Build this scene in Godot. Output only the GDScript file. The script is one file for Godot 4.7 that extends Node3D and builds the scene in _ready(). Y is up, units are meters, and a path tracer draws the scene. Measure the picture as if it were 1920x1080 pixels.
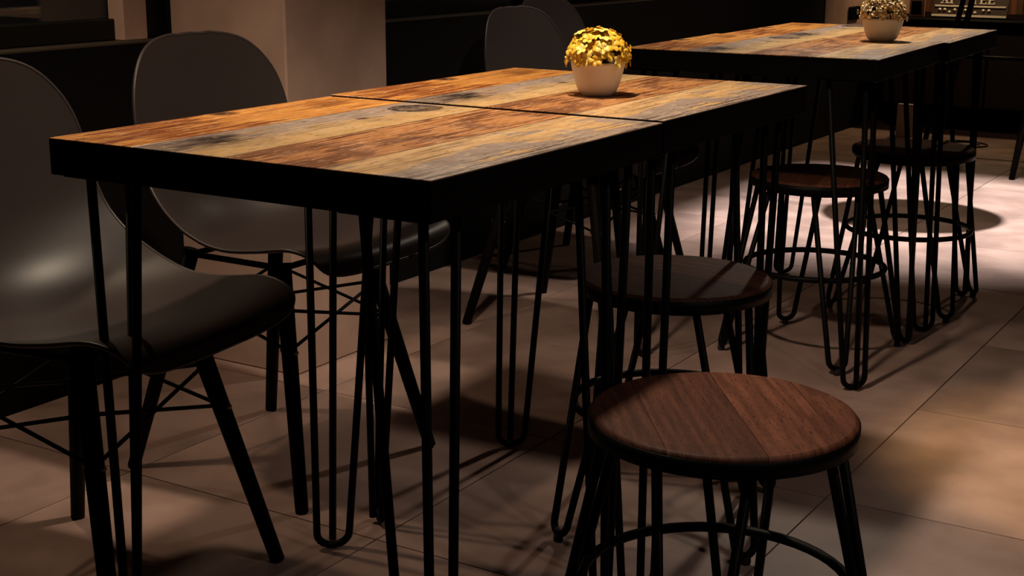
extends Node3D
# Cafe corner: X runs across the tables (w), -Z runs along them (u), Y is up, metres.

const T_TOP := 0.7831
const T_W := 0.6165
const T_L := 0.5908
const SEAT_Y := 0.46
const SEAT_R := 0.171
const WALL_W := -2.52
const FAR_U := 8.75
const CEIL := 2.7

var M := {}
var taken := {}
var rng := RandomNumberGenerator.new()

func P(w: float, y: float, u: float) -> Vector3:
	return Vector3(w, y, -u)

# ------------------------------------------------------------------ helpers
func numbered(called: String) -> String:
	if not taken.has(called):
		taken[called] = 0
		return called
	taken[called] += 1
	return "%s_%03d" % [called, taken[called]]

func thing(called: String, label: String, category: String, at := Vector3.ZERO, turn := 0.0, group := "") -> Node3D:
	var o := Node3D.new()
	o.name = numbered(called)
	add_child(o)
	o.position = at
	o.rotation.y = turn
	o.set_meta("label", label)
	o.set_meta("category", category)
	if group != "":
		o.set_meta("group", group)
	return o

func copy_of(src: Node3D, label: String, at: Vector3, turn: float) -> Node3D:
	var c: Node3D = src.duplicate()
	c.name = numbered(String(src.name))
	add_child(c)
	c.position = at
	c.rotation.y = turn
	c.set_meta("label", label)
	return c

func part(called: String, mesh: Mesh, mat: Material, parent: Node3D, xf := Transform3D.IDENTITY) -> MeshInstance3D:
	var o := MeshInstance3D.new()
	o.name = called
	o.mesh = mesh
	o.material_override = mat
	o.transform = xf
	parent.add_child(o, true)
	return o

func struct(called: String, mesh: Mesh, mat: Material, at := Vector3.ZERO) -> MeshInstance3D:
	var o := MeshInstance3D.new()
	o.name = called
	o.mesh = mesh
	o.material_override = mat
	o.position = at
	o.set_meta("kind", "structure")
	add_child(o)
	return o

func st_new(smooth := false) -> SurfaceTool:
	var st := SurfaceTool.new()
	st.begin(Mesh.PRIMITIVE_TRIANGLES)
	st.set_smooth_group(0 if smooth else -1)
	return st

func done(st: SurfaceTool) -> ArrayMesh:
	st.generate_normals()
	return st.commit()

# corners given counter-clockwise as seen from outside
func tri(st: SurfaceTool, a: Vector3, b: Vector3, c: Vector3) -> void:
	st.add_vertex(a); st.add_vertex(c); st.add_vertex(b)

func quad(st: SurfaceTool, a: Vector3, b: Vector3, c: Vector3, d: Vector3) -> void:
	tri(st, a, b, c); tri(st, a, c, d)

# chamfered box, centre c, full size s
func add_box(st: SurfaceTool, c: Vector3, s: Vector3, b := 0.002, basis := Basis.IDENTITY) -> void:
	var h := s * 0.5
	b = min(b, min(h.x, min(h.y, h.z)) * 0.9)
	var ax := [Vector3.RIGHT, Vector3.UP, Vector3.BACK]
	var pt := func(face: int, sx: float, sy: float, sz: float) -> Vector3:
		var v := Vector3(sx * (h.x - (0.0 if face == 0 else b)), sy * (h.y - (0.0 if face == 1 else b)), sz * (h.z - (0.0 if face == 2 else b)))
		return c + basis * v
	for f in 3:
		for sg in [-1.0, 1.0]:
			var q := []
			for k in [[-1, -1], [1, -1], [1, 1], [-1, 1]]:
				var v := [0.0, 0.0, 0.0]
				v[f] = sg
				v[(f + 1) % 3] = k[0]
				v[(f + 2) % 3] = k[1]
				q.append(pt.call(f, v[0], v[1], v[2]))
			if sg > 0: quad(st, q[0], q[1], q[2], q[3])
			else: quad(st, q[3], q[2], q[1], q[0])
	for f in 3:
		var g := (f + 1) % 3
		var e := (f + 2) % 3
		for s1 in [-1.0, 1.0]:
			for s2 in [-1.0, 1.0]:
				var q := []
				for k in [[f, -1.0], [g, -1.0], [g, 1.0], [f, 1.0]]:
					var v := [0.0, 0.0, 0.0]
					v[f] = s1; v[g] = s2; v[e] = k[1]
					q.append(pt.call(k[0], v[0], v[1], v[2]))
				var n: Vector3 = basis * (ax[f] * s1 + ax[g] * s2)
				if (q[1] - q[0]).cross(q[2] - q[0]).dot(n) > 0: quad(st, q[0], q[1], q[2], q[3])
				else: quad(st, q[3], q[2], q[1], q[0])
	for s1 in [-1.0, 1.0]:
		for s2 in [-1.0, 1.0]:
			for s3 in [-1.0, 1.0]:
				var a: Vector3 = pt.call(0, s1, s2, s3)
				var b2: Vector3 = pt.call(1, s1, s2, s3)
				var c2: Vector3 = pt.call(2, s1, s2, s3)
				if s1 * s2 * s3 > 0: tri(st, a, b2, c2)
				else: tri(st, a, c2, b2)

func box_mesh(s: Vector3, b := 0.002, c := Vector3.ZERO) -> ArrayMesh:
	var st := st_new()
	add_box(st, c, s, b)
	return done(st)

# round bar along a path
func add_tube(st: SurfaceTool, path: Array, r0: float, r1 := -1.0, sides := 10) -> void:
	if r1 < 0.0: r1 = r0
	var n := path.size()
	var up := Vector3.UP
	var rings := []
	var prev := Vector3.ZERO
	for i in n:
		var t: Vector3
		if i == 0: t = path[1] - path[0]
		elif i == n - 1: t = path[n - 1] - path[n - 2]
		else: t = (path[i + 1] - path[i]).normalized() + (path[i] - path[i - 1]).normalized()
		t = t.normalized()
		var x: Vector3
		if i == 0:
			x = t.cross(up if abs(t.y) < 0.9 else Vector3.RIGHT).normalized()
		else:
			x = (prev - t * prev.dot(t)).normalized()
		prev = x
		var y := t.cross(x)
		var r: float = lerp(r0, r1, float(i) / (n - 1))
		var ring := []
		for k in sides:
			var a := TAU * k / sides
			ring.append(path[i] + (x * cos(a) + y * sin(a)) * r)
		rings.append(ring)
	for i in n - 1:
		for k in sides:
			var k2 := (k + 1) % sides
			quad(st, rings[i][k], rings[i][k2], rings[i + 1][k2], rings[i + 1][k])
	for k in range(1, sides - 1):
		tri(st, rings[0][0], rings[0][k + 1], rings[0][k])
		tri(st, rings[n - 1][0], rings[n - 1][k], rings[n - 1][k + 1])

func tube_mesh(path: Array, r0: float, r1 := -1.0, sides := 10) -> ArrayMesh:
	var st := st_new(true)
	add_tube(st, path, r0, r1, sides)
	return done(st)

func add_ring(st: SurfaceTool, c: Vector3, R: float, r: float, n := 48, sides := 10) -> void:
	var at := func(i: int, k: int) -> Vector3:
		var a := TAU * i / n
		var b := TAU * k / sides
		return c + Vector3(cos(a) * (R + r * cos(b)), r * sin(b), sin(a) * (R + r * cos(b)))
	for i in n:
		for k in sides:
			quad(st, at.call(i, k), at.call(i, k + 1), at.call(i + 1, k + 1), at.call(i + 1, k))

# profile: Vector2(radius, y) from bottom to top, turned round Y
func add_lathe(st: SurfaceTool, prof: Array, segs := 40, c := Vector3.ZERO) -> void:
	for i in prof.size() - 1:
		var p: Vector2 = prof[i]
		var q: Vector2 = prof[i + 1]
		for k in segs:
			var a := TAU * k / segs
			var b := TAU * ((k + 1) % segs) / segs
			var v := [c + Vector3(cos(a) * p.x, p.y, sin(a) * p.x), c + Vector3(cos(b) * p.x, p.y, sin(b) * p.x), c + Vector3(cos(b) * q.x, q.y, sin(b) * q.x), c + Vector3(cos(a) * q.x, q.y, sin(a) * q.x)]
			if p.x < 1e-6: tri(st, v[0], v[3], v[2])
			elif q.x < 1e-6: tri(st, v[0], v[2], v[1])
			else: quad(st, v[0], v[3], v[2], v[1])

func lathe_mesh(prof: Array, segs := 40, c := Vector3.ZERO) -> ArrayMesh:
	var st := st_new(true)
	add_lathe(st, prof, segs, c)
	return done(st)

func arc(c: Vector3, x: Vector3, y: Vector3, a0: float, a1: float, n: int) -> Array:
	var out := []
	for i in n + 1:
		var a: float = lerp(a0, a1, float(i) / n)
		out.append(c + x * cos(a) + y * sin(a))
	return out

# ------------------------------------------------------------------ materials
func mat(color: Color, rough: float, metal := 0.0, spec := 0.5) -> StandardMaterial3D:
	var m := StandardMaterial3D.new()
	m.albedo_color = color
	m.roughness = rough
	m.metallic = metal
	m.metallic_specular = spec
	return m

func noise_img(w: int, h: int, seed_: int, freq: float, oct := 4, kind := FastNoiseLite.TYPE_SIMPLEX_SMOOTH) -> Image:
	var n := FastNoiseLite.new()
	n.seed = seed_
	n.noise_type = kind
	n.frequency = freq
	n.fractal_octaves = oct
	return n.get_image(w, h, false, false, false)

func noise_of(seed_: int, freq: float, oct := 3) -> FastNoiseLite:
	var n := FastNoiseLite.new()
	n.seed = seed_
	n.noise_type = FastNoiseLite.TYPE_SIMPLEX_SMOOTH
	n.frequency = freq
	n.fractal_octaves = oct
	return n

func noise_tex(seed_: int, freq: float, ramp: Array, size := 512, oct := 5) -> NoiseTexture2D:
	var n := noise_of(seed_, freq, oct)
	var t := NoiseTexture2D.new()
	t.width = size
	t.height = size
	t.seamless = true
	t.noise = n
	var g := Gradient.new()
	var offs := PackedFloat32Array()
	var cols := PackedColorArray()
	for k in ramp:
		offs.append(k[0]); cols.append(k[1])
	g.offsets = offs
	g.colors = cols
	t.color_ramp = g
	return t

func rough_tex(seed_: int, freq: float, lo: float, hi: float) -> NoiseTexture2D:
	return noise_tex(seed_, freq, [[0.2, Color(lo, lo, lo)], [0.8, Color(hi, hi, hi)]], 256, 4)

# laminate print shared by all four tabletops: x runs along the boards, y across them (four boards)
func table_print() -> ImageTexture:
	var W := 1024
	var H := 1024
	var img := Image.create(W, H, false, Image.FORMAT_RGB8)
	var grain := noise_of(11, 1.0, 4)
	var blot := noise_of(23, 1.0, 4)
	var fine := noise_of(37, 1.0, 2)
	var base := [Color(0.81, 0.55, 0.27), Color(0.74, 0.60, 0.42), Color(0.76, 0.52, 0.31), Color(0.82, 0.65, 0.44)]
	var dark := [Color(0.46, 0.23, 0.10), Color(0.33, 0.27, 0.23), Color(0.37, 0.20, 0.11), Color(0.38, 0.31, 0.26)]
	var pale := [Color(0.92, 0.68, 0.34), Color(0.83, 0.74, 0.60), Color(0.84, 0.65, 0.45), Color(0.85, 0.73, 0.55)]
	var grey := Color(0.60, 0.53, 0.50)
	for y in H:
		var v := (y + 0.5) / H
		var b := int(v * 4.0)
		var f := v * 4.0 - b
		for x in W:
			var u := (x + 0.5) / W
			var l := blot.get_noise_2d(u * 3.2 + b * 11.0, v * 9.0)
			var g := grain.get_noise_2d(u * 2.6 + b * 7.3, v * 74.0 + l * 0.35)
			var s := fine.get_noise_2d(u * 15.0 - b * 5.0, v * 120.0)
			var c: Color = base[b]
			c = c.lerp(dark[b], clamp(0.05 + g * 1.3, 0.0, 0.85) * 0.7)
			c = c.lerp(pale[b], clamp(-g * 1.4 + l * 0.6 - 0.10, 0.0, 0.85))
			if b == 0:
				var red: float = smoothstep(0.30, 0.52, 1.0 - absf(u - 0.22) / 0.34 + l * 0.8 + g * 0.45)
				c = c.lerp(Color(0.42, 0.19, 0.09), red * clamp(0.55 + g * 1.2, 0.1, 0.95))
				c = c.lerp(Color(0.22, 0.11, 0.06), clamp(1.3 - Vector2((u - 0.54) / 0.04, (f - 0.10) / 0.12).length(), 0.0, 0.9))
				c = c.lerp(Color(0.44, 0.24, 0.11), clamp(1.0 - Vector2((u - 0.86) / 0.12, (f - 0.40) / 0.26).length() + g, 0.0, 0.7))
			elif b == 1:
				var wet: float = smoothstep(0.34, 0.54, 0.95 - f + l * 0.8 + g * 0.35)
				c = c.lerp(grey, wet * 0.8)
				var st: float = clamp(1.25 - Vector2((u - 0.14) / 0.17, (f - 0.30) / 0.38).length() + l * 0.6, 0.0, 1.0)
				c = c.lerp(Color(0.22, 0.165, 0.14), st * clamp(0.7 + g * 0.9, 0.1, 1.0))
				c = c.lerp(Color(0.13, 0.10, 0.09), clamp(1.2 - Vector2((u - 0.17) / 0.05, (f - 0.40) / 0.07).length(), 0.0, 0.9))
				c = c.lerp(Color(0.14, 0.10, 0.09), clamp(1.2 - Vector2((u - 0.20) / 0.07, (f - 0.20) / 0.10).length(), 0.0, 0.8))
				c = c.lerp(Color(0.16, 0.11, 0.09), clamp(1.1 - Vector2((u - 0.66) / 0.025, (f - 0.45) / 0.06).length(), 0.0, 0.8))
				var sap := f + l * 0.55 + g * 0.30
				if sap > 0.62: c = c.lerp(Color(0.84, 0.66, 0.41), smoothstep(0.62, 0.67, sap) * clamp(0.5 + g * 0.6, 0.1, 0.8))
				# round ink stamp near the far end
				var q := Vector2((u - 0.905) / 0.082, (v - 0.352) / 0.070)
				var ql := q.length()
				if ql < 1.0:
					var ink: float = 0.9 if (ql > 0.72 or absf(q.y) > 0.22 or absf(q.x) > 0.6) else 0.62
					ink *= clamp(0.85 + s * 1.3 + l * 0.5, 0.2, 1.1)
					c = c.lerp(Color(0.17, 0.12, 0.11), clamp(ink * min(1.0, (1.0 - ql) * 14.0), 0.0, 0.95))
			elif b == 2:
				c = c.lerp(Color(0.42, 0.25, 0.165), smoothstep(0.06, 0.22, l * 0.9 + g * 0.5 + (0.25 if u < 0.32 + g * 0.3 else 0.0)) * 0.65)
				c = c.lerp(Color(0.32, 0.15, 0.06), clamp((absf(g) - 0.34) * 3.4 , 0.0, 0.7))
			else:
				var wear: float = smoothstep(0.46, 0.64, f + l * 0.9 + g * 0.35)
				c = c.lerp(grey, wear * 0.85)
				var edge: float = clamp((f - 0.60) * 3.2, 0.0, 1.0) * clamp((g + s * 0.5 - 0.10) * 4.0, 0.0, 1.0)
				c = c.lerp(Color(0.20, 0.15, 0.125), edge * 0.8)
			# worn pale nicks and short dark splits
			if s > 0.44: c = c.lerp(Color(0.88, 0.80, 0.68), clamp((s - 0.44) * 4.0, 0.0, 0.75))
			if s < -0.50: c = c.lerp(dark[b] * 0.6, clamp((-s - 0.50) * 4.0, 0.0, 0.7))
			# dark stained board edge at each joint
			c = c.lerp(dark[b], clamp(1.0 - min(f, 1.0 - f) / 0.020, 0.0, 1.0) * 0.75)
			img.set_pixel(x, y, c)
	img.generate_mipmaps()
	return ImageTexture.create_from_image(img)

# dark walnut-like grain: x along the board
func seat_print() -> ImageTexture:
	var W := 512
	var H := 512
	var img := Image.create(W, H, false, Image.FORMAT_RGB8)
	var grain := noise_of(71, 1.0, 4)
	var pore := noise_of(83, 1.0, 2)
	for y in H:
		var v := float(y) / H
		for x in W:
			var u := float(x) / W
			var g := grain.get_noise_2d(u * 1.6, v * 26.0)
			var p := pore.get_noise_2d(u * 16.0, v * 210.0)
			var c := Color(0.45, 0.275, 0.205).lerp(Color(0.31, 0.175, 0.125), clamp(0.45 + g * 0.9, 0.0, 1.0))
			if p > 0.36: c = c.lerp(Color(0.13, 0.07, 0.05), clamp((p - 0.36) * 3.0, 0.0, 0.7))
			img.set_pixel(x, y, c)
	img.generate_mipmaps()
	return ImageTexture.create_from_image(img)

func make_materials() -> void:
	M.black_metal = mat(Color(0.036, 0.034, 0.034), 0.5, 0.0, 0.2)
	M.black_edge = mat(Color(0.034, 0.031, 0.030), 0.65, 0.0, 0.12)
	M.rubber = mat(Color(0.05, 0.05, 0.05), 0.8)
	M.bolt = mat(Color(0.62, 0.58, 0.54), 0.35, 0.9)
	M.table = mat(Color(1, 1, 1), 0.40, 0.0, 0.5)
	M.table.albedo_texture = table_print()
	M.table.roughness_texture = rough_tex(5, 0.03, 0.75, 1.0)
	M.seat = []
	var sp := seat_print()
	for k in [0.76, 0.80, 1.0, 0.93]:
		var m := mat(Color(k, k, k), 0.56, 0.0, 0.25)
		m.albedo_texture = sp
		M.seat.append(m)
	M.shell = mat(Color(0.185, 0.153, 0.148), 0.5, 0.0, 0.45)
	M.shell.roughness_texture = rough_tex(9, 0.02, 0.85, 1.0)
	M.leg_wood = mat(Color(1, 1, 1), 0.55, 0.0, 0.15)
	M.leg_wood.albedo_texture = noise_tex(14, 0.02, [[0.3, Color(0.045, 0.035, 0.031)], [0.7, Color(0.075, 0.057, 0.048)]], 256)
	M.leg_wood.uv1_triplanar = true
	M.leg_wood.uv1_scale = Vector3(9, 1.2, 9)
	M.tile = []
	for k in 4:
		var m := mat(Color(1, 1, 1), 0.46, 0.0, 0.4)
		var a := Color(0.60, 0.50, 0.465)
		var d := 0.94 + 0.04 * k
		m.albedo_texture = noise_tex(100 + k, 0.012, [[0.22, a * Color(0.89 * d, 0.875 * d, 0.87 * d)], [0.5, a * Color(0.98 * d, 0.97 * d, 0.96 * d)], [0.78, a * Color(1.07 * d, 1.07 * d, 1.07 * d)]], 512, 5)
		m.roughness_texture = rough_tex(140 + k, 0.02, 0.75, 1.0)
		m.uv1_triplanar = true
		m.uv1_world_triplanar = true
		m.uv1_scale = Vector3(0.55, 0.55, 0.55)
		m.uv1_offset = Vector3(k * 0.31, 0, k * 0.17)
		M.tile.append(m)
	M.grout = mat(Color(0.20, 0.155, 0.14), 0.9)
	M.plaster = mat(Color(1, 1, 1), 0.85, 0.0, 0.2)
	M.plaster.albedo_texture = noise_tex(31, 0.01, [[0.25, Color(0.68, 0.565, 0.51)], [0.75, Color(0.73, 0.615, 0.555)]], 512)
	M.plaster.uv1_triplanar = true
	M.plaster.uv1_world_triplanar = true
	M.plaster.uv1_scale = Vector3(0.8, 0.8, 0.8)
	M.dark_wall = mat(Color(0.06, 0.055, 0.05), 0.75, 0.0, 0.2)
	M.frame = mat(Color(0.06, 0.055, 0.052), 0.5, 0.0, 0.35)
	M.sill = mat(Color(0.25, 0.22, 0.18), 0.4)
	M.ceiling = mat(Color(0.17, 0.15, 0.14), 0.9)
	M.brown_wall = mat(Color(0.25, 0.16, 0.12), 0.8)
	M.glass = mat(Color(0.25, 0.25, 0.25, 0.12), 0.02)
	M.glass.transparency = BaseMaterial3D.TRANSPARENCY_ALPHA
	M.pot = mat(Color(0.86, 0.83, 0.79), 0.42)
	M.soil = mat(Color(0.12, 0.10, 0.06), 0.9)
	M.leaf = mat(Color(0.16, 0.13, 0.045), 0.6)
	M.yellow = []
	for c in [Color(0.93, 0.75, 0.21), Color(0.88, 0.68, 0.14), Color(0.95, 0.83, 0.42)]:
		var m := mat(c, 0.55)
		m.backlight_enabled = true
		m.backlight = c * 0.15
		M.yellow.append(m)
	M.cream = []
	for c in [Color(0.94, 0.84, 0.63), Color(0.90, 0.75, 0.48), Color(0.96, 0.91, 0.80)]:
		M.cream.append(mat(c, 0.55))
	M.wood_panel = []
	for k in 3:
		var m := mat(Color(1, 1, 1), 0.6)
		m.albedo_texture = noise_tex(60 + k, 0.02, [[0.3, Color(0.24, 0.13, 0.07)], [0.7, Color(0.40, 0.23, 0.12)]], 256)
		m.uv1_triplanar = true
		m.uv1_scale = Vector3(4, 0.5, 4)
		m.uv1_offset = Vector3(k * 0.37, k * 0.2, 0)
		M.wood_panel.append(m)
	M.counter = mat(Color(0.17, 0.105, 0.08), 0.6)
	M.paper = mat(Color(0.86, 0.83, 0.78), 0.7)
	M.sign = mat(Color(0.20, 0.12, 0.10), 0.6)
	M.card = mat(Color(0.60, 0.48, 0.38), 0.8)
	M.shade = mat(Color(0.06, 0.055, 0.05), 0.5)
	M.pavement = mat(Color(0.10, 0.10, 0.11), 0.9)
	M.glow_warm = mat(Color(1.0, 0.85, 0.62), 0.5)
	M.glow_warm.emission_enabled = true
	M.glow_warm.emission = Color(1.0, 0.80, 0.55)
	M.glow_warm.emission_energy_multiplier = 3.0
	M.glow_white = mat(Color(1.0, 0.96, 0.9), 0.5)
	M.glow_white.emission_enabled = true
	M.glow_white.emission = Color(1.0, 0.94, 0.86)
	M.glow_white.emission_energy_multiplier = 4.0

# ------------------------------------------------------------------ lamps
func pendant(called: String, label: String, at: Vector3, energy: float, color: Color, angle := 72.0) -> void:
	var t := thing(called, label, "lamp", at, 0.0, "pendant lamps above the tables")
	part("shade", lathe_mesh([Vector2(0.115, 0.0), Vector2(0.118, 0.004), Vector2(0.105, 0.05), Vector2(0.065, 0.105), Vector2(0.025, 0.125), Vector2(0.0, 0.128), Vector2(0.0, 0.122), Vector2(0.024, 0.119), Vector2(0.062, 0.099), Vector2(0.101, 0.047), Vector2(0.111, 0.0), Vector2(0.115, 0.0)], 40), M.shade, t)
	part("bulb", lathe_mesh([Vector2(0.0, 0.012), Vector2(0.02, 0.018), Vector2(0.028, 0.038), Vector2(0.022, 0.062), Vector2(0.013, 0.08), Vector2(0.013, 0.11), Vector2(0.0, 0.11)], 20), M.glow_warm, t)
	part("cord", tube_mesh([Vector3(0, 0.12, 0), Vector3(0, CEIL - at.y - 0.02, 0)], 0.003), M.rubber, t)
	part("ceiling_rose", lathe_mesh([Vector2(0.0, CEIL - at.y - 0.03), Vector2(0.05, CEIL - at.y - 0.025), Vector2(0.05, CEIL - at.y), Vector2(0.0, CEIL - at.y)], 24), M.shade, t)
	var l := SpotLight3D.new()
	l.name = "pendant_light"
	l.position = Vector3(0, 0.005, 0)
	l.rotation.x = -PI / 2
	l.light_energy = energy
	l.light_color = color
	l.spot_range = 14.0
	l.spot_attenuation = 2.0
	l.spot_angle = angle
	l.spot_angle_attenuation = 0.6
	l.light_size = 0.04
	l.shadow_enabled = true
	t.add_child(l)

# ------------------------------------------------------------------ furniture
func make_leg3(sw: float, su: float, fw := 0.010, fu := 0.045) -> ArrayMesh:
	# three-rod hairpin leg for the corner where inward is (sw along x, su along u); origin at the corner, floor level
	var st := st_new(true)
	var r := 0.0066
	var y1 := T_TOP - 0.050
	var tp := func(a: float, b: float, y: float) -> Vector3: return Vector3(sw * a, y, -su * b)
	var ta: Vector3 = tp.call(0.036, 0.036, y1)
	var tb: Vector3 = tp.call(0.036, 0.105, y1)
	var tc: Vector3 = tp.call(0.122, 0.036, y1)
	var ba: Vector3 = tp.call(fw, fu, 0.02)
	var bb: Vector3 = tp.call(fw, fu + 0.040, 0.03)
	var bc: Vector3 = tp.call(fw + 0.040, fu, 0.03)
	var mid := (bb + bc) * 0.5
	mid.y = 0.03
	var side := (bc - bb) * 0.5
	var path := [tb]
	for p in arc(mid, -side, Vector3(0, -0.0225, 0), 0.0, PI, 10):
		path.append(p)
	path.append(tc)
	add_tube(st, path, r, -1.0, 10)
	add_tube(st, [ta, mid.lerp(ba, 0.45) * Vector3(1, 0, 1) + Vector3(0, 0.012, 0)], r, -1.0, 10)
	return done(st)

func make_table(called: String, label: String, at: Vector3, turn: float, right_in := 0.034) -> Node3D:
	# origin: near-left corner on the floor; x right (w), -z away (u)
	var t := thing(called, label, "table", at, turn, "cafe tables pushed together")
	var th := 0.0016
	part("frame", box_mesh(Vector3(T_W, 0.0474, T_L), 0.0012, Vector3(T_W / 2, T_TOP - th - 0.0237, -T_L / 2)), M.black_edge, t)
	for k in 4:
		var x0 := T_W * k / 4.0 + 0.0004
		var x1 := T_W * (k + 1) / 4.0 - 0.0004
		var st := st_new()
		var y0 := T_TOP - th
		var b := 0.0004
		var lo := [Vector3(x0, y0, -0.0004), Vector3(x1, y0, -0.0004), Vector3(x1, y0, -T_L + 0.0004), Vector3(x0, y0, -T_L + 0.0004)]
		var mi := []
		var hi := []
		var c := Vector3((x0 + x1) / 2, 0, -T_L / 2)
		for p in lo:
			mi.append(Vector3(p.x, T_TOP - b, p.z))
			hi.append(Vector3(p.x - b * sign(p.x - c.x), T_TOP, p.z - b * sign(p.z - c.z)))
		var pq := func(a: Vector3, bb: Vector3, cc: Vector3, dd: Vector3) -> void:
			for v in [a, cc, bb, a, dd, cc]:
				st.set_uv(Vector2(-v.z / T_L, v.x / T_W))
				st.add_vertex(v)
		pq.call(hi[0], hi[1], hi[2], hi[3])
		for i in 4:
			var j := (i + 1) % 4
			pq.call(mi[i], mi[j], hi[j], hi[i])
			pq.call(lo[i], lo[j], mi[j], mi[i])
		part("plank", done(st), M.table, t)
	for cx in [0, 1]:
		for cu in [0, 1]:
			var m := make_leg3(1.0 if cx == 0 else -1.0, 1.0 if cu == 0 else -1.0, 0.016 if cx == 0 else right_in)
			var lg := part("leg", m, M.black_metal, t, Transform3D(Basis.IDENTITY, Vector3(cx * T_W, 0, -cu * T_L)))
			part("mounting_plate", box_mesh(Vector3(0.13, 0.004, 0.13), 0.001, Vector3((0.5 - cx) * 2.0 * 0.076, T_TOP - 0.051, -(0.5 - cu) * 2.0 * 0.076)), M.black_metal, lg)
	return t

func make_stool(label: String, at: Vector3, leg_turn: float, grain_turn: float) -> Node3D:
	var t := thing("stool", label, "stool", at, 0.0, "round wooden stools along the tables")
	fill_stool(t, leg_turn, grain_turn)
	return t

func fill_stool(t: Node3D, leg_turn: float, grain_turn: float) -> void:
	# seat of four glued boards, boards run along local z of the grain frame
	var edges := [-SEAT_R, -0.098, 0.017, 0.118, SEAT_R]
	var gb := Basis(Vector3.UP, grain_turn)
	var layers := [[SEAT_Y - 0.027, -0.006], [SEAT_Y - 0.021, 0.0], [SEAT_Y - 0.007, 0.0], [SEAT_Y - 0.002, -0.0022], [SEAT_Y, -0.0065]]
	for k in 4:
		var st := st_new(true)
		var n := 20
		var rows := []
		for ly in layers:
			var r: float = SEAT_R + ly[1]
			var gap := 0.0003
			var xa: float = clamp(edges[k] + (gap if k > 0 else 0.0), -r, r)
			var xb: float = clamp(edges[k + 1] - (gap if k < 3 else 0.0), -r, r)
			var top := []
			var bot := []
			for i in n + 1:
				var a: float = lerp(acos(xa / r), acos(xb / r), float(i) / n)
				top.append(Vector3(cos(a) * r, ly[0], sin(a) * r))
				bot.append(Vector3(cos(a) * r, ly[0], -sin(a) * r))
			rows.append([top, bot])
		var put := func(a: Vector3, b: Vector3, c: Vector3, d: Vector3) -> void:
			for v in [a, c, b, a, d, c]:
				st.set_uv(Vector2(v.z / 0.4 + 0.5 + k * 0.21, v.x / 0.4 + 0.5 + k * 0.13))
				st.add_vertex(gb * v)
		st.set_smooth_group(0)
		for l in layers.size() - 1:
			for i in n:
				var A: Array = rows[l]
				var B: Array = rows[l + 1]
				put.call(A[0][i], A[0][i + 1], B[0][i + 1], B[0][i])
				put.call(A[1][i + 1], A[1][i], B[1][i], B[1][i + 1])
		st.set_smooth_group(1)
		var Tt: Array = rows[layers.size() - 1]
		var Bb: Array = rows[0]
		for i in n:
			put.call(Tt[0][i], Tt[0][i + 1], Tt[1][i + 1], Tt[1][i])
			put.call(Bb[1][i], Bb[1][i + 1], Bb[0][i + 1], Bb[0][i])
		st.set_smooth_group(2)
		for l in layers.size() - 1:
			if k > 0: put.call(rows[l][1][0], rows[l][0][0], rows[l + 1][0][0], rows[l + 1][1][0])
			if k < 3: put.call(rows[l][0][n], rows[l][1][n], rows[l + 1][1][n], rows[l + 1][0][n])
		part("seat_board", done(st), M.seat[k], t)
	part("seat_plate", lathe_mesh([Vector2(0.0, SEAT_Y - 0.034), Vector2(0.152, SEAT_Y - 0.034), Vector2(0.155, SEAT_Y - 0.031), Vector2(0.155, SEAT_Y - 0.0272), Vector2(0.0, SEAT_Y - 0.0272)], 40), M.black_metal, t)
	part("edge_band", lathe_mesh([Vector2(SEAT_R - 0.006, SEAT_Y - 0.0275), Vector2(SEAT_R + 0.0008, SEAT_Y - 0.0265), Vector2(SEAT_R + 0.0010, SEAT_Y - 0.0060), Vector2(SEAT_R - 0.001, SEAT_Y - 0.0055)], 64), M.black_metal, t)
	var st2 := st_new(true)
	add_ring(st2, Vector3(0, 0.224, 0), 0.176, 0.0072)
	part("foot_ring", done(st2), M.black_metal, t)
	for k in 4:
		var a := leg_turn + k * PI / 2
		var d := Vector3(cos(a), 0, -sin(a))
		var s := Vector3(-sin(a), 0, -cos(a))
		var y1 := SEAT_Y - 0.033
		var path := [d * 0.142 - s * 0.055 + Vector3(0, y1, 0)]
		var c := d * 0.229 + Vector3(0, 0.036, 0)
		var dn := (d * 0.03 - Vector3(0, 0.11, 0)).normalized()
		for p in arc(c, -s * 0.0215, dn * 0.0215, 0.0, PI, 10):
			path.append(p)
		path.append(d * 0.142 + s * 0.055 + Vector3(0, y1, 0))
		var lg := part("leg", tube_mesh(path, 0.0068, -1.0, 10), M.black_metal, t)
		var q := c + dn * 0.0215
		part("foot_cap", lathe_mesh([Vector2(0.0, 0.0), Vector2(0.008, 0.0), Vector2(0.009, 0.004), Vector2(0.008, q.y), Vector2(0.0, q.y + 0.002)], 14, Vector3(q.x, 0, q.z)), M.rubber, lg)

func spline(pts: Array, t: float) -> Vector2:
	var n := pts.size() - 1
	var x := t * n
	var i := int(clamp(floor(x), 0, n - 1))
	var f := x - i
	var p0: Vector2 = pts[max(i - 1, 0)]
	var p1: Vector2 = pts[i]
	var p2: Vector2 = pts[i + 1]
	var p3: Vector2 = pts[min(i + 2, n)]
	return p1.cubic_interpolate(p2, p0, p3, f)

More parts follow.
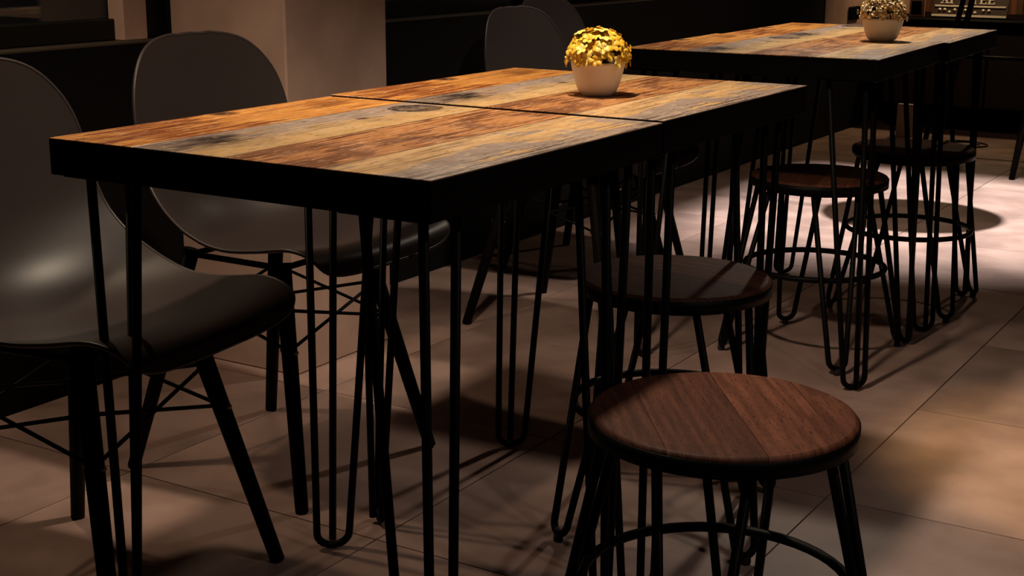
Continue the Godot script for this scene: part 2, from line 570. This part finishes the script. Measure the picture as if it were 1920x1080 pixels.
func shell_point(s: float, t: float, prof: Array) -> Vector3:
	# s 0 front lip .. 1 top of the back; t -1..1 across
	var p := spline(prof, s)
	var hw: float = lerp(0.205, 0.232, smoothstep(0.0, 0.42, s))
	hw = lerp(hw, 0.216, smoothstep(0.48, 0.80, s))
	var round_ := 1.0
	if s < 0.10: round_ = pow(1.0 - pow((0.10 - s) / 0.10, 3.0), 0.36)
	if s > 0.72: round_ = pow(max(0.0, 1.0 - pow((s - 0.72) / 0.28, 2.9)), 0.38)
	hw *= round_
	var seat := 1.0 - smoothstep(0.38, 0.62, s)
	var bend := exp(-pow((s - 0.50) / 0.16, 2.0))
	var q := t * t
	var full: float = q * (round_ * round_)
	var x := p.x + (1.0 - seat) * 0.052 * full + bend * 0.050 * full
	var y := p.y + seat * 0.020 * full * smoothstep(0.0, 0.2, s) + bend * 0.040 * full
	return Vector3(x, y, t * hw)

func make_chair_shell() -> ArrayMesh:
	var prof := [Vector2(0.286, 0.448), Vector2(0.268, 0.478), Vector2(0.215, 0.484), Vector2(0.135, 0.470), Vector2(0.05, 0.456), Vector2(-0.03, 0.452), Vector2(-0.10, 0.466), Vector2(-0.150, 0.508), Vector2(-0.178, 0.572), Vector2(-0.192, 0.645), Vector2(-0.201, 0.72), Vector2(-0.207, 0.79), Vector2(-0.210, 0.852)]
	var ns := 64
	var nt := 28
	var top := []
	var und := []
	for i in ns + 1:
		var s := 0.0006 + 0.9988 * i / ns
		# bunch rows near both ends
		s = clamp(0.5 - 0.5 * cos(PI * i / float(ns)), 0.0006, 0.9994)
		var r1 := []
		var r2 := []
		for k in nt + 1:
			var t := sin(PI * 0.5 * (-1.0 + 2.0 * k / nt))
			var p := shell_point(s, t, prof)
			var e := 0.002
			var ds := shell_point(min(s + e, 0.9996), t, prof) - shell_point(max(s - e, 0.0004), t, prof)
			var dt := shell_point(s, min(t + 0.01, 1.0), prof) - shell_point(s, max(t - 0.01, -1.0), prof)
			var n := dt.cross(ds).normalized()
			if n.dot(Vector3(0.5, 1, 0)) < 0: n = -n
			r1.append(p)
			r2.append(p - n * 0.006)
		top.append(r1)
		und.append(r2)
	var st := st_new(true)
	for i in ns:
		for k in nt:
			quad(st, top[i][k], top[i][k + 1], top[i + 1][k + 1], top[i + 1][k])
			quad(st, und[i + 1][k], und[i + 1][k + 1], und[i][k + 1], und[i][k])
	# rounded rim bead all the way round
	var loop := []
	for i in ns + 1: loop.append((top[i][0] + und[i][0]) * 0.5)
	for k in range(1, nt + 1): loop.append((top[ns][k] + und[ns][k]) * 0.5)
	for i in range(ns - 1, -1, -1): loop.append((top[i][nt] + und[i][nt]) * 0.5)
	for k in range(nt - 1, -1, -1): loop.append((top[0][k] + und[0][k]) * 0.5)
	var clean := [loop[0]]
	for p in loop:
		if (p - clean[clean.size() - 1]).length() > 0.006: clean.append(p)
	clean.append(clean[0])
	add_tube(st, clean, 0.0038, -1.0, 8)
	return done(st)

func make_chair(label: String, at: Vector3, turn: float) -> Node3D:
	var t := thing("shell_chair", label, "chair", at, turn, "dark moulded chairs along the window side")
	part("seat_shell", make_chair_shell(), M.shell, t)
	var tops := []
	var bolts := []
	var uppers := []
	var corners := [[1, 1], [-1, 1], [-1, -1], [1, -1]]
	for c in corners:
		var foot := Vector3(c[0] * 0.219, 0.0, c[1] * 0.209)
		var top := Vector3(c[0] * 0.115 + 0.005, 0.448, c[1] * 0.125)
		tops.append(top)
		bolts.append(top.lerp(foot, 0.355))
		uppers.append(top.lerp(foot, 0.19))
		var lg := part("leg", tube_mesh([top, top.lerp(foot, 0.5), foot + (top - foot) * 0.004], 0.0165, 0.0125, 14), M.leg_wood, t)
		var bp := top.lerp(foot, 0.355)
		var out := Vector3(c[0], 0, 0)
		part("bolt", tube_mesh([bp - out * 0.019, bp + out * 0.019], 0.0045, -1.0, 10), M.bolt, lg)
	var fr := st_new(true)
	for i in 4:
		add_tube(fr, [tops[i] + Vector3(0, -0.01, 0), tops[(i + 1) % 4] + Vector3(0, -0.01, 0)], 0.006)
	part("seat_bracket", done(fr), M.black_metal, t)
	for i in 4:
		for j in [(i + 1) % 4, (i + 3) % 4]:
			part("brace_wire", tube_mesh([bolts[i], uppers[j]], 0.0034, -1.0, 8), M.black_metal, t)
	return t

# ------------------------------------------------------------------ plants
func flower_mesh(size: float, petals: int, cup: float, seed_: int) -> ArrayMesh:
	var r := RandomNumberGenerator.new()
	r.seed = seed_
	var st := st_new(true)
	for k in petals:
		var a := TAU * k / petals + r.randf_range(-0.15, 0.15)
		var len_ := size * r.randf_range(0.85, 1.1)
		var wd := size * r.randf_range(0.34, 0.40)
		var d := Vector3(cos(a), 0, sin(a))
		var s := Vector3(-sin(a), 0, cos(a))
		var rows := []
		for i in 5:
			var f := i / 4.0
			var hw: float = wd * [0.22, 0.62, 0.95, 1.0, 0.55][i]
			var lift := cup * len_ * (1.6 * f - 0.9 * f * f)
			var c := d * (len_ * f) + Vector3(0, lift, 0)
			rows.append([c - s * hw + Vector3(0, hw * 0.35, 0), c, c + s * hw + Vector3(0, hw * 0.35, 0)])
		var th := Vector3(0, -0.0005, 0)
		for i in 4:
			for j in 2:
				quad(st, rows[i][j], rows[i][j + 1], rows[i + 1][j + 1], rows[i + 1][j])
				quad(st, rows[i + 1][j] + th, rows[i + 1][j + 1] + th, rows[i][j + 1] + th, rows[i][j] + th)
		for i in 4:
			quad(st, rows[i][0] + th, rows[i][0], rows[i + 1][0], rows[i + 1][0] + th)
			quad(st, rows[i + 1][2] + th, rows[i + 1][2], rows[i][2], rows[i][2] + th)
	return done(st)

func make_plant(called: String, label: String, at: Vector3, rim: float, foot: float, h: float, dome_r: float, dome_h: float, mats: Array, n: int, size: float, petals: int, cup: float, seed_: int) -> void:
	var t := thing(called, label, "potted plant", at)
	var prof := [Vector2(0.0, 0.0), Vector2(foot * 0.93, 0.0), Vector2(foot, 0.002)]
	for i in range(1, 13):
		var f := i / 12.0
		prof.append(Vector2(lerp(foot, rim, pow(f, 0.55)), lerp(0.002, h, f)))
	prof.append(Vector2(rim - 0.0012, h + 0.0010))
	prof.append(Vector2(rim - 0.0030, h))
	prof.append(Vector2(rim - 0.0036, h - 0.012))
	part("pot", lathe_mesh(prof, 56), M.pot, t)
	part("soil", lathe_mesh([Vector2(rim - 0.0037, h - 0.011), Vector2(rim * 0.6, h - 0.004), Vector2(0.0, h)], 32), M.soil, t)
	var r := RandomNumberGenerator.new()
	r.seed = seed_
	# leafy core, with small dark leaves showing between the flowers
	var st := st_new(true)
	for k in 130:
		var z := r.randf_range(0.30, 1.0)
		var a := r.randf() * TAU
		var q := sqrt(1.0 - z * z)
		var nrm := Vector3(cos(a) * q, z, sin(a) * q)
		var p := Vector3(nrm.x * dome_r * 0.70, h - 0.004 + nrm.y * dome_h * 0.72, nrm.z * dome_r * 0.70)
		var tng := nrm.cross(Vector3(r.randf_range(-1, 1), r.randf_range(-1, 1), r.randf_range(-1, 1))).normalized()
		var sd := nrm.cross(tng)
		var L := r.randf_range(0.009, 0.015)
		var a0 := p - tng * L * 0.4
		var a1 := p + tng * L + nrm * L * 0.6
		quad(st, a0, p + sd * L * 0.32, a1, p - sd * L * 0.32)
		quad(st, p - sd * L * 0.32 - nrm * 0.0006, a1 - nrm * 0.0006, p + sd * L * 0.32 - nrm * 0.0006, a0 - nrm * 0.0006)
	for k in 26:
		var a := r.randf() * TAU
		var q := r.randf_range(0.2, 0.85)
		add_tube(st, [Vector3(cos(a) * q * rim * 0.5, h - 0.008, sin(a) * q * rim * 0.5), Vector3(cos(a) * q * dome_r * 0.8, h + dome_h * 0.75 * sqrt(1.0 - q * q), sin(a) * q * dome_r * 0.8)], 0.0009, -1.0, 5)
	var fol := part("foliage", done(st), M.leaf, t)
	fol.set_meta("kind", "stuff")
	var variants := [flower_mesh(size, petals, cup, seed_ + 1), flower_mesh(size * 0.9, petals, cup * 1.35, seed_ + 2), flower_mesh(size * 1.05, petals, cup * 0.7, seed_ + 3)]
	for k in n:
		var z := 1.0 - 1.06 * (k + 0.5) / n
		var q := sqrt(max(0.0, 1.0 - z * z))
		var a := k * 2.39996 + r.randf_range(-0.2, 0.2)
		var nrm := Vector3(cos(a) * q, z, sin(a) * q).normalized()
		var p := Vector3(nrm.x * dome_r * 0.86, h + 0.003 + nrm.y * dome_h * 0.88, nrm.z * dome_r * 0.86) * Vector3(1, 1, 1)
		p += Vector3(r.randf_range(-1, 1), r.randf_range(-1, 1), r.randf_range(-1, 1)) * 0.0028
		var face := (nrm + Vector3(r.randf_range(-0.3, 0.3), r.randf_range(-0.1, 0.35), r.randf_range(-0.3, 0.3))).normalized()
		var x := face.cross(Vector3(r.randf_range(-1, 1), 0.3, r.randf_range(-1, 1))).normalized()
		var b := Basis(x, face, x.cross(face)) * r.randf_range(0.85, 1.15)
		part("flower", variants[k % 3], mats[r.randi() % 3], t, Transform3D(b, p))

# ------------------------------------------------------------------ scene
func _ready() -> void:
	rng.seed = 7
	# ---- camera, environment, exposure
	var cam := Camera3D.new()
	cam.name = "camera"
	cam.position = Vector3(0, 1.05, 0)
	cam.basis = Basis(Vector3.UP, deg_to_rad(31.5)) * Basis(Vector3.RIGHT, deg_to_rad(-14.09)) * Basis(Vector3.BACK, deg_to_rad(0.27))
	cam.fov = rad_to_deg(2.0 * atan(540.0 / 2656.0))
	cam.near = 0.05
	cam.far = 60.0
	add_child(cam)
	cam.current = true
	var env := Environment.new()
	env.background_mode = Environment.BG_COLOR
	env.background_color = Color(0.012, 0.013, 0.016)
	env.tonemap_mode = Environment.TONE_MAPPER_LINEAR
	env.tonemap_exposure = 1.0
	env.sdfgi_enabled = true
	env.ssao_enabled = true
	env.ssil_enabled = true
	var we := WorldEnvironment.new()
	we.name = "environment"
	we.environment = env
	add_child(we)
	make_materials()

	# ---- lamps of the room
	pendant("pendant_lamp", "black pendant lamp hanging over the table with the yellow flowers", P(-1.18, 1.66, 1.98), 1.45, Color(1.0, 0.91, 0.80), 64.0)
	pendant("pendant_lamp", "black pendant lamp hanging over the table with the cream flowers", P(-1.30, 1.62, 3.85), 1.25, Color(1.0, 0.93, 0.84), 64.0)
	pendant("pendant_lamp", "black pendant lamp hanging over the floor by the counter", P(-1.17, 1.9, 5.38), 0.35, Color(1.0, 0.88, 0.74))
	pendant("pendant_lamp", "black pendant lamp hanging over the open aisle floor", P(-0.28, 1.75, 3.0), 2.3, Color(1.0, 0.84, 0.58), 20.0)
	pendant("pendant_lamp", "black pendant lamp hanging beside the window between the two moulded chairs", P(-2.24, 1.75, 1.66), 0.58, Color(1.0, 0.88, 0.74), 60.0)
	pendant("pendant_lamp", "black pendant lamp hanging over the aisle beside the pulled out stool", P(0.45, 2.1, 1.5), 0.55, Color(1.0, 0.93, 0.88), 66.0)

	pendant("pendant_lamp", "black pendant lamp hanging over the dark counter and display board", P(-2.05, 1.35, 8.15), 0.6, Color(1.0, 0.84, 0.62), 70.0)

	build_room()
	build_far_end()

	# ---- furniture
	var C2 := 0.0365
	make_table("cafe_table", "printed plank cafe table with bare top, beside the pillar and two moulded chairs", P(-1.5027, 0, 1.2727), 0.0)
	var tb := make_table("cafe_table", "printed plank cafe table carrying the pot of yellow flowers", P(-1.5027, 0, 1.2727 + T_L + 0.005), 0.0)
	tb.scale = Vector3(1, (T_TOP + 0.0024) / T_TOP, 1)
	var c0 := P(-1.5685, 0, 3.0697)
	make_table("cafe_table", "printed plank cafe table joined to the cream flower table, on its pillar side", c0, C2, 0.008)
	var along := Basis(Vector3.UP, C2) * Vector3(0.0175, 0, -T_L - 0.004)
	make_table("cafe_table", "printed plank cafe table with the cream flower pot at its front edge, toward the counter", c0 + along, C2, 0.008)

	make_stool("round stool with dark red-brown board seat, pulled clear out from the bare table", P(-0.6651, 0, 1.6013), deg_to_rad(14), deg_to_rad(36))
	make_stool("round wooden stool half under the table with the yellow flowers", P(-1.033, 0, 2.24), deg_to_rad(60.5), deg_to_rad(80))
	make_stool("round wooden stool under the table between yellow and cream flower pots", P(-1.1936, 0, 3.4374), deg_to_rad(36.3), deg_to_rad(10))
	make_stool("round wooden stool under the table closest to the counter", P(-1.13, 0, 4.045), deg_to_rad(46.5), deg_to_rad(120))

	var ch := make_chair("dark moulded shell chair at the bare table, farthest from the counter", P(-1.708, 0, 1.474), deg_to_rad(7))
	copy_of(ch, "dark moulded shell chair with its back against the beige pillar", P(-1.834, 0, 2.10), deg_to_rad(0))
	copy_of(ch, "dark moulded shell chair tucked up to the third table, by the black window wall", P(-1.86, 0, 3.36), deg_to_rad(0))
	copy_of(ch, "dark moulded shell chair pushed back toward the black window wall", P(-2.13, 0, 3.98), deg_to_rad(0))

	make_plant("potted_flowers", "white bowl pot of bright yellow flowers on plank table", P(-1.126, T_TOP + 0.0025, 2.109), 0.046, 0.026, 0.056, 0.058, 0.056, M.yellow, 66, 0.0128, 5, 0.30, 501)
	make_plant("potted_flowers", "white bowl pot of small cream flowers on the farther tables", P(-1.12, T_TOP, 3.641), 0.053, 0.030, 0.058, 0.060, 0.062, M.cream, 190, 0.0088, 4, 0.85, 777)
	print("built")

func build_room() -> void:
	# floor: slab with separate tiles
	var u0 := -1.8
	var u1 := FAR_U
	var fw0 := WALL_W
	var fw1 := 2.4
	var fl := struct("floor", box_mesh(Vector3(fw1 - fw0 + 0.4, 0.1, u1 - u0 + 0.4), 0.0), M.grout, Vector3((fw0 + fw1) / 2, -0.0535, -(u0 + u1) / 2))
	fl.set_meta("label", "beige square floor tiles with thin dark joints")
	var S := 0.614
	var tile := box_mesh(Vector3(S - 0.003, 0.008, S - 0.003), 0.0003)
	var i0 := int(floor((fw0 + 2.04) / S)) - 1
	for i in range(i0, 8):
		for j in range(-6, 13):
			var wa: float = max(-2.04 + i * S, fw0)
			var wb: float = min(-2.04 + (i + 1) * S, fw1)
			var ua: float = max(1.868 + j * S, u0)
			var ub: float = min(1.868 + (j + 1) * S, u1)
			if wb - wa < 0.02 or ub - ua < 0.02: continue
			var m: Mesh = tile
			if wb - wa < S - 0.001 or ub - ua < S - 0.001:
				m = box_mesh(Vector3(wb - wa - 0.003, 0.008, ub - ua - 0.003), 0.0003)
			part("tile", m, M.tile[rng.randi() % 4], fl, Transform3D(Basis.IDENTITY, P((wa + wb) / 2, -0.004, (ua + ub) / 2) - fl.position))
	# ceiling, with a square recess for the white downlight
	var rw0 := -1.084
	var rw1 := -0.62
	var ru0 := 4.75
	var ru1 := 5.45
	var cs := st_new()
	var ch := 0.25
	var cy := CEIL + ch / 2
	var lo_w := fw0 - 0.3
	var hi_w := fw1 + 0.2
	var lo_u := u0 - 0.2
	var hi_u := u1 + 0.2
	for q in [[lo_w, rw0, lo_u, hi_u], [rw1, hi_w, lo_u, hi_u], [rw0, rw1, lo_u, ru0], [rw0, rw1, ru1, hi_u]]:
		add_box(cs, P((q[0] + q[1]) / 2, cy, (q[2] + q[3]) / 2), Vector3(q[1] - q[0], ch, q[3] - q[2]), 0.0)
	add_box(cs, P((lo_w + hi_w) / 2, CEIL + ch + 0.03, (lo_u + hi_u) / 2), Vector3(hi_w - lo_w, 0.06, hi_u - lo_u), 0.0)
	struct("ceiling", done(cs), M.ceiling)
	var t := thing("recessed_downlight", "white square recessed ceiling downlight before the counter", "lamp", P(-1.0, CEIL + 0.21, 5.38))
	part("lamp_housing", lathe_mesh([Vector2(0.0, 0.0), Vector2(0.05, 0.0), Vector2(0.05, 0.04), Vector2(0.0, 0.04)], 28), M.shade, t)
	part("lamp_lens", lathe_mesh([Vector2(0.0, -0.006), Vector2(0.02, -0.004), Vector2(0.028, 0.0), Vector2(0.0, 0.0)], 28), M.glow_white, t)
	var l := SpotLight3D.new()
	l.name = "downlight"
	l.position = Vector3(0, -0.01, 0)
	l.basis = Basis.looking_at(P(-1.6, 0, 6.0) - P(-1.0, CEIL + 0.2, 5.38))
	l.light_energy = 32.0
	l.light_color = Color(1.0, 0.99, 0.98)
	l.spot_range = 14.0
	l.spot_attenuation = 2.0
	l.spot_angle = 35.0
	l.spot_angle_attenuation = 0.7
	l.light_size = 0.009
	l.shadow_enabled = true
	t.add_child(l)

	# window wall: black dado, sill, black frame, dark panes
	var wl := struct("wall_left", box_mesh(Vector3(0.14, 0.79, u1 - u0 + 0.3), 0.0, Vector3(-0.07, 0.395, -(u0 + u1) / 2)), M.dark_wall, Vector3(WALL_W, 0, 0))
	part("lintel", box_mesh(Vector3(0.14, CEIL - 2.3, u1 - u0 + 0.3), 0.0, Vector3(-0.07, (CEIL + 2.3) / 2, -(u0 + u1) / 2)), M.dark_wall, wl)
	var sill := box_mesh(Vector3(0.13, 0.008, 1.0), 0.002)
	struct("trim_1", box_mesh(Vector3(0.10, 0.010, 4.20), 0.003), M.sill, P(WALL_W - 0.05, 0.795, 0.44))
	struct("trim_2", box_mesh(Vector3(0.10, 0.010, 4.28), 0.003), M.sill, P(WALL_W - 0.05, 0.795, 5.06))
	var posts := [-1.75, -0.4, 1.0, 2.505, 2.97, 4.2, 5.6, 7.16]
	for k in posts.size() - 1:
		var a: float = posts[k]
		var b: float = posts[k + 1]
		if k == 3: continue
		var w := struct("window_%d" % (k + 1), box_mesh(Vector3(0.05, 0.05, b - a), 0.003, Vector3(0, 0.825, 0)), M.frame, P(WALL_W - 0.06, 0, (a + b) / 2))
		part("head_rail", box_mesh(Vector3(0.05, 0.06, b - a), 0.003, Vector3(0, 2.27, 0)), M.frame, w)
		part("stile", box_mesh(Vector3(0.06, 1.50, 0.09), 0.003, Vector3(0, 1.55, (b - a) / 2)), M.frame, w)
		part("stile", box_mesh(Vector3(0.06, 1.50, 0.09), 0.003, Vector3(0, 1.55, -(b - a) / 2)), M.frame, w)
		part("pane", box_mesh(Vector3(0.006, 1.39, b - a - 0.09), 0.0, Vector3(0, 1.545, 0)), M.glass, w)
	struct("trim_3", box_mesh(Vector3(0.05, 1.5, 0.075), 0.002), M.plaster, P(WALL_W - 0.03, 1.55, 2.42))
	# beige pillar and the beige pier at the end of the windows
	struct("wall_pillar", box_mesh(Vector3(0.36, CEIL, 0.39), 0.004, Vector3(0, CEIL / 2, 0)), M.plaster, P(-2.167 - 0.18, 0, 2.534 + 0.195))
	struct("wall_pier", box_mesh(Vector3(0.16, CEIL - 0.5, FAR_U - 7.2), 0.003, Vector3(0, (CEIL + 0.5) / 2, 0)), M.plaster, P(WALL_W - 0.07, 0, (7.2 + FAR_U) / 2))
	# other walls
	struct("wall_right", box_mesh(Vector3(0.12, CEIL, u1 - u0 + 0.3), 0.0, Vector3(0, CEIL / 2, 0)), M.brown_wall, P(fw1 + 0.06, 0, (u0 + u1) / 2))
	struct("wall_back", box_mesh(Vector3(fw1 - fw0 + 0.3, CEIL, 0.12), 0.0, Vector3(0, CEIL / 2, 0)), M.brown_wall, P((fw0 + fw1) / 2, 0, u0 - 0.06))
	var wf := struct("wall_far", box_mesh(Vector3(fw1 - fw0 + 0.3, CEIL, 0.12), 0.0, Vector3(0, CEIL / 2, 0)), M.brown_wall, P((fw0 + fw1) / 2, 0, u1 + 0.06))
	var pl := box_mesh(Vector3(0.117, CEIL - 0.02, 0.016), 0.002)
	for k in 40:
		part("plank", pl, M.wood_panel[rng.randi() % 3], wf, Transform3D(Basis.IDENTITY, Vector3(fw0 + 0.12 + k * 0.12 - (fw0 + fw1) / 2, CEIL / 2, 0.068)))
	struct("ground_outside", box_mesh(Vector3(6.0, 0.1, 16.0), 0.0), M.pavement, P(-5.75, -0.25, 4.0))

func build_far_end() -> void:
	# low counter before the far wall
	var t := thing("counter", "dark low counter with black top in front of the wood plank wall", "counter", P(-0.45, 0, 8.30))
	part("plinth", box_mesh(Vector3(3.9, 0.12, 0.66), 0.003, Vector3(0, 0.06, 0)), M.black_edge, t)
	part("body", box_mesh(Vector3(3.94, 0.42, 0.68), 0.003, Vector3(0, 0.33, 0)), M.black_edge, t)
	for k in 7:
		part("front_panel", box_mesh(Vector3(0.55, 0.40, 0.018), 0.003, Vector3(-1.69 + k * 0.562, 0.33, 0.35)), M.counter, t)
	part("countertop", box_mesh(Vector3(4.0, 0.06, 0.78), 0.004, Vector3(0, 0.57, 0)), M.black_edge, t)

	# printed display board leaning on the counter
	var s := thing("display_board", "dark brown display board with white block letters and dots on counter", "sign", P(-2.01, 0.602, 8.08), 0.0)
	var lean := Basis(Vector3.RIGHT, deg_to_rad(-24))
	var face := func(c: Vector3, sz: Vector3) -> ArrayMesh:
		var st := st_new()
		add_box(st, lean * c, sz, 0.0005, lean)
		return done(st)
	part("board", face.call(Vector3(0, 0.13, 0), Vector3(0.41, 0.26, 0.012)), M.sign, s)
	part("strip", face.call(Vector3(0, 0.010, 0.0075), Vector3(0.405, 0.013, 0.004)), M.paper, s)
	part("strip", face.call(Vector3(0, 0.066, 0.0075), Vector3(0.385, 0.010, 0.004)), M.paper, s)
	var dots := [-0.162, -0.135, -0.108, -0.08, -0.022, 0.005, 0.032, 0.075, 0.105]
	for k in dots.size():
		var y := 0.044 if k % 4 != 2 and k != 5 else 0.030
		var st := st_new(true)
		add_lathe(st, [Vector2(0.0, 0.0), Vector2(0.0085, 0.0), Vector2(0.0085, 0.003), Vector2(0.0, 0.003)], 10)
		part("dot", done(st), M.paper, s, Transform3D(lean * Basis(Vector3.RIGHT, PI / 2), lean * Vector3(dots[k], y, 0.006)))
	for word in [["XI", -0.13], ["I", -0.05], ["TEE", 0.065]]:
		var tm := TextMesh.new()
		var fnt := SystemFont.new()
		fnt.font_names = PackedStringArray(["Droid Serif"])
		fnt.font_weight = 700
		tm.font = fnt
		tm.text = word[0]
		tm.font_size = 32
		tm.pixel_size = 0.0021
		tm.depth = 0.003
		part("lettering", tm, M.paper, s, Transform3D(lean, lean * Vector3(word[1], 0.104, 0.0075)))
	# small framed card
	var f := thing("framed_card", "small pale framed card standing on the counter beside the plank wall", "frame", P(-2.30, 0.6, 8.10))
	part("border", box_mesh(Vector3(0.085, 0.11, 0.012), 0.002, Vector3(0, 0.055, 0)), M.card, f)
	part("print", box_mesh(Vector3(0.055, 0.075, 0.004), 0.001, Vector3(-0.004, 0.05, 0.007)), M.black_edge, f)
	# switch box on the pier
	var sw := thing("switch_box", "black switch box with white button on the beige pier", "switch", P(WALL_W + 0.012, 0.60, 7.62))
	part("box", box_mesh(Vector3(0.024, 0.07, 0.16), 0.003, Vector3(0, 0.035, 0)), M.black_edge, sw)
	part("button", box_mesh(Vector3(0.008, 0.028, 0.014), 0.002, Vector3(0.016, 0.042, -0.015)), M.paper, sw)
	# black easel standing before the counter
	var e := thing("easel", "black A-frame easel standing on the tiles before the counter", "easel", P(-1.66, 0, 7.40))
	var apex := Vector3(0.0, 1.75, -0.05)
	part("leg", tube_mesh([Vector3(-0.34, 0.0, 0.05), apex + Vector3(-0.03, 0, 0)], 0.014, 0.012), M.black_metal, e)
	part("leg", tube_mesh([Vector3(-0.27, 0.0, 0.08), apex + Vector3(-0.005, 0, 0.03)], 0.017, 0.012), M.black_metal, e)
	part("leg", tube_mesh([Vector3(0.36, 0.0, 0.05), apex + Vector3(0.03, 0, 0)], 0.019, 0.014), M.black_metal, e)
	part("cross_bar", tube_mesh([Vector3(-0.255, 0.45, 0.035), Vector3(0.275, 0.45, 0.025)], 0.01), M.black_metal, e)
	# black chair cut by the frame edge
	var c := thing("wooden_chair", "black wooden chair with slatted back before the counter, beside the easel", "chair", P(-1.14, 0, 6.64), deg_to_rad(0))
	part("seat", box_mesh(Vector3(0.42, 0.03, 0.42), 0.012, Vector3(0, 0.44, 0)), M.leg_wood, c)
	for q in [[-1, 1], [1, 1], [-1, -1], [1, -1]]:
		part("leg", tube_mesh([Vector3(q[0] * 0.17, 0.43, q[1] * 0.17), Vector3(q[0] * 0.215, 0.0, q[1] * 0.205)], 0.02, 0.013), M.leg_wood, c)
	for q in [-1, 1]:
		part("back_post", tube_mesh([Vector3(q * 0.18, 0.44, -0.18), Vector3(q * 0.19, 0.86, -0.25)], 0.015, 0.012), M.leg_wood, c)
		part("stretcher", tube_mesh([Vector3(q * 0.197, 0.17, 0.19), Vector3(q * 0.197, 0.17, -0.19)], 0.009), M.leg_wood, c)
	part("top_rail", box_mesh(Vector3(0.42, 0.06, 0.02), 0.006, Vector3(0, 0.86, -0.25)), M.leg_wood, c)
	for k in 4:
		part("slat", tube_mesh([Vector3(-0.11 + k * 0.073, 0.445, -0.185), Vector3(-0.11 + k * 0.073, 0.84, -0.247)], 0.007), M.leg_wood, c)
	# cable loop and carton on the floor
	var r := thing("cable_loop", "thin black cable loop lying on floor tiles before the counter", "cable", P(-1.79, 0.004, 7.40))
	var st2 := st_new(true)
	add_ring(st2, Vector3.ZERO, 0.095, 0.004, 48, 8)
	part("loop", done(st2), M.rubber, r)
	var st3 := st_new(true)
	add_ring(st3, Vector3(-0.03, 0.007, 0.012), 0.088, 0.0035, 48, 8)
	part("loop", done(st3), M.rubber, r)
	var b := thing("carton", "small pale carton standing on floor before the counter plinth", "carton", P(-2.16, 0, 7.55))
	part("box", box_mesh(Vector3(0.085, 0.17, 0.07), 0.002, Vector3(0, 0.085, 0)), M.card, b)
	part("lid_flap", box_mesh(Vector3(0.08, 0.003, 0.03), 0.0005, Vector3(0, 0.173, 0.018)), M.paper, b)
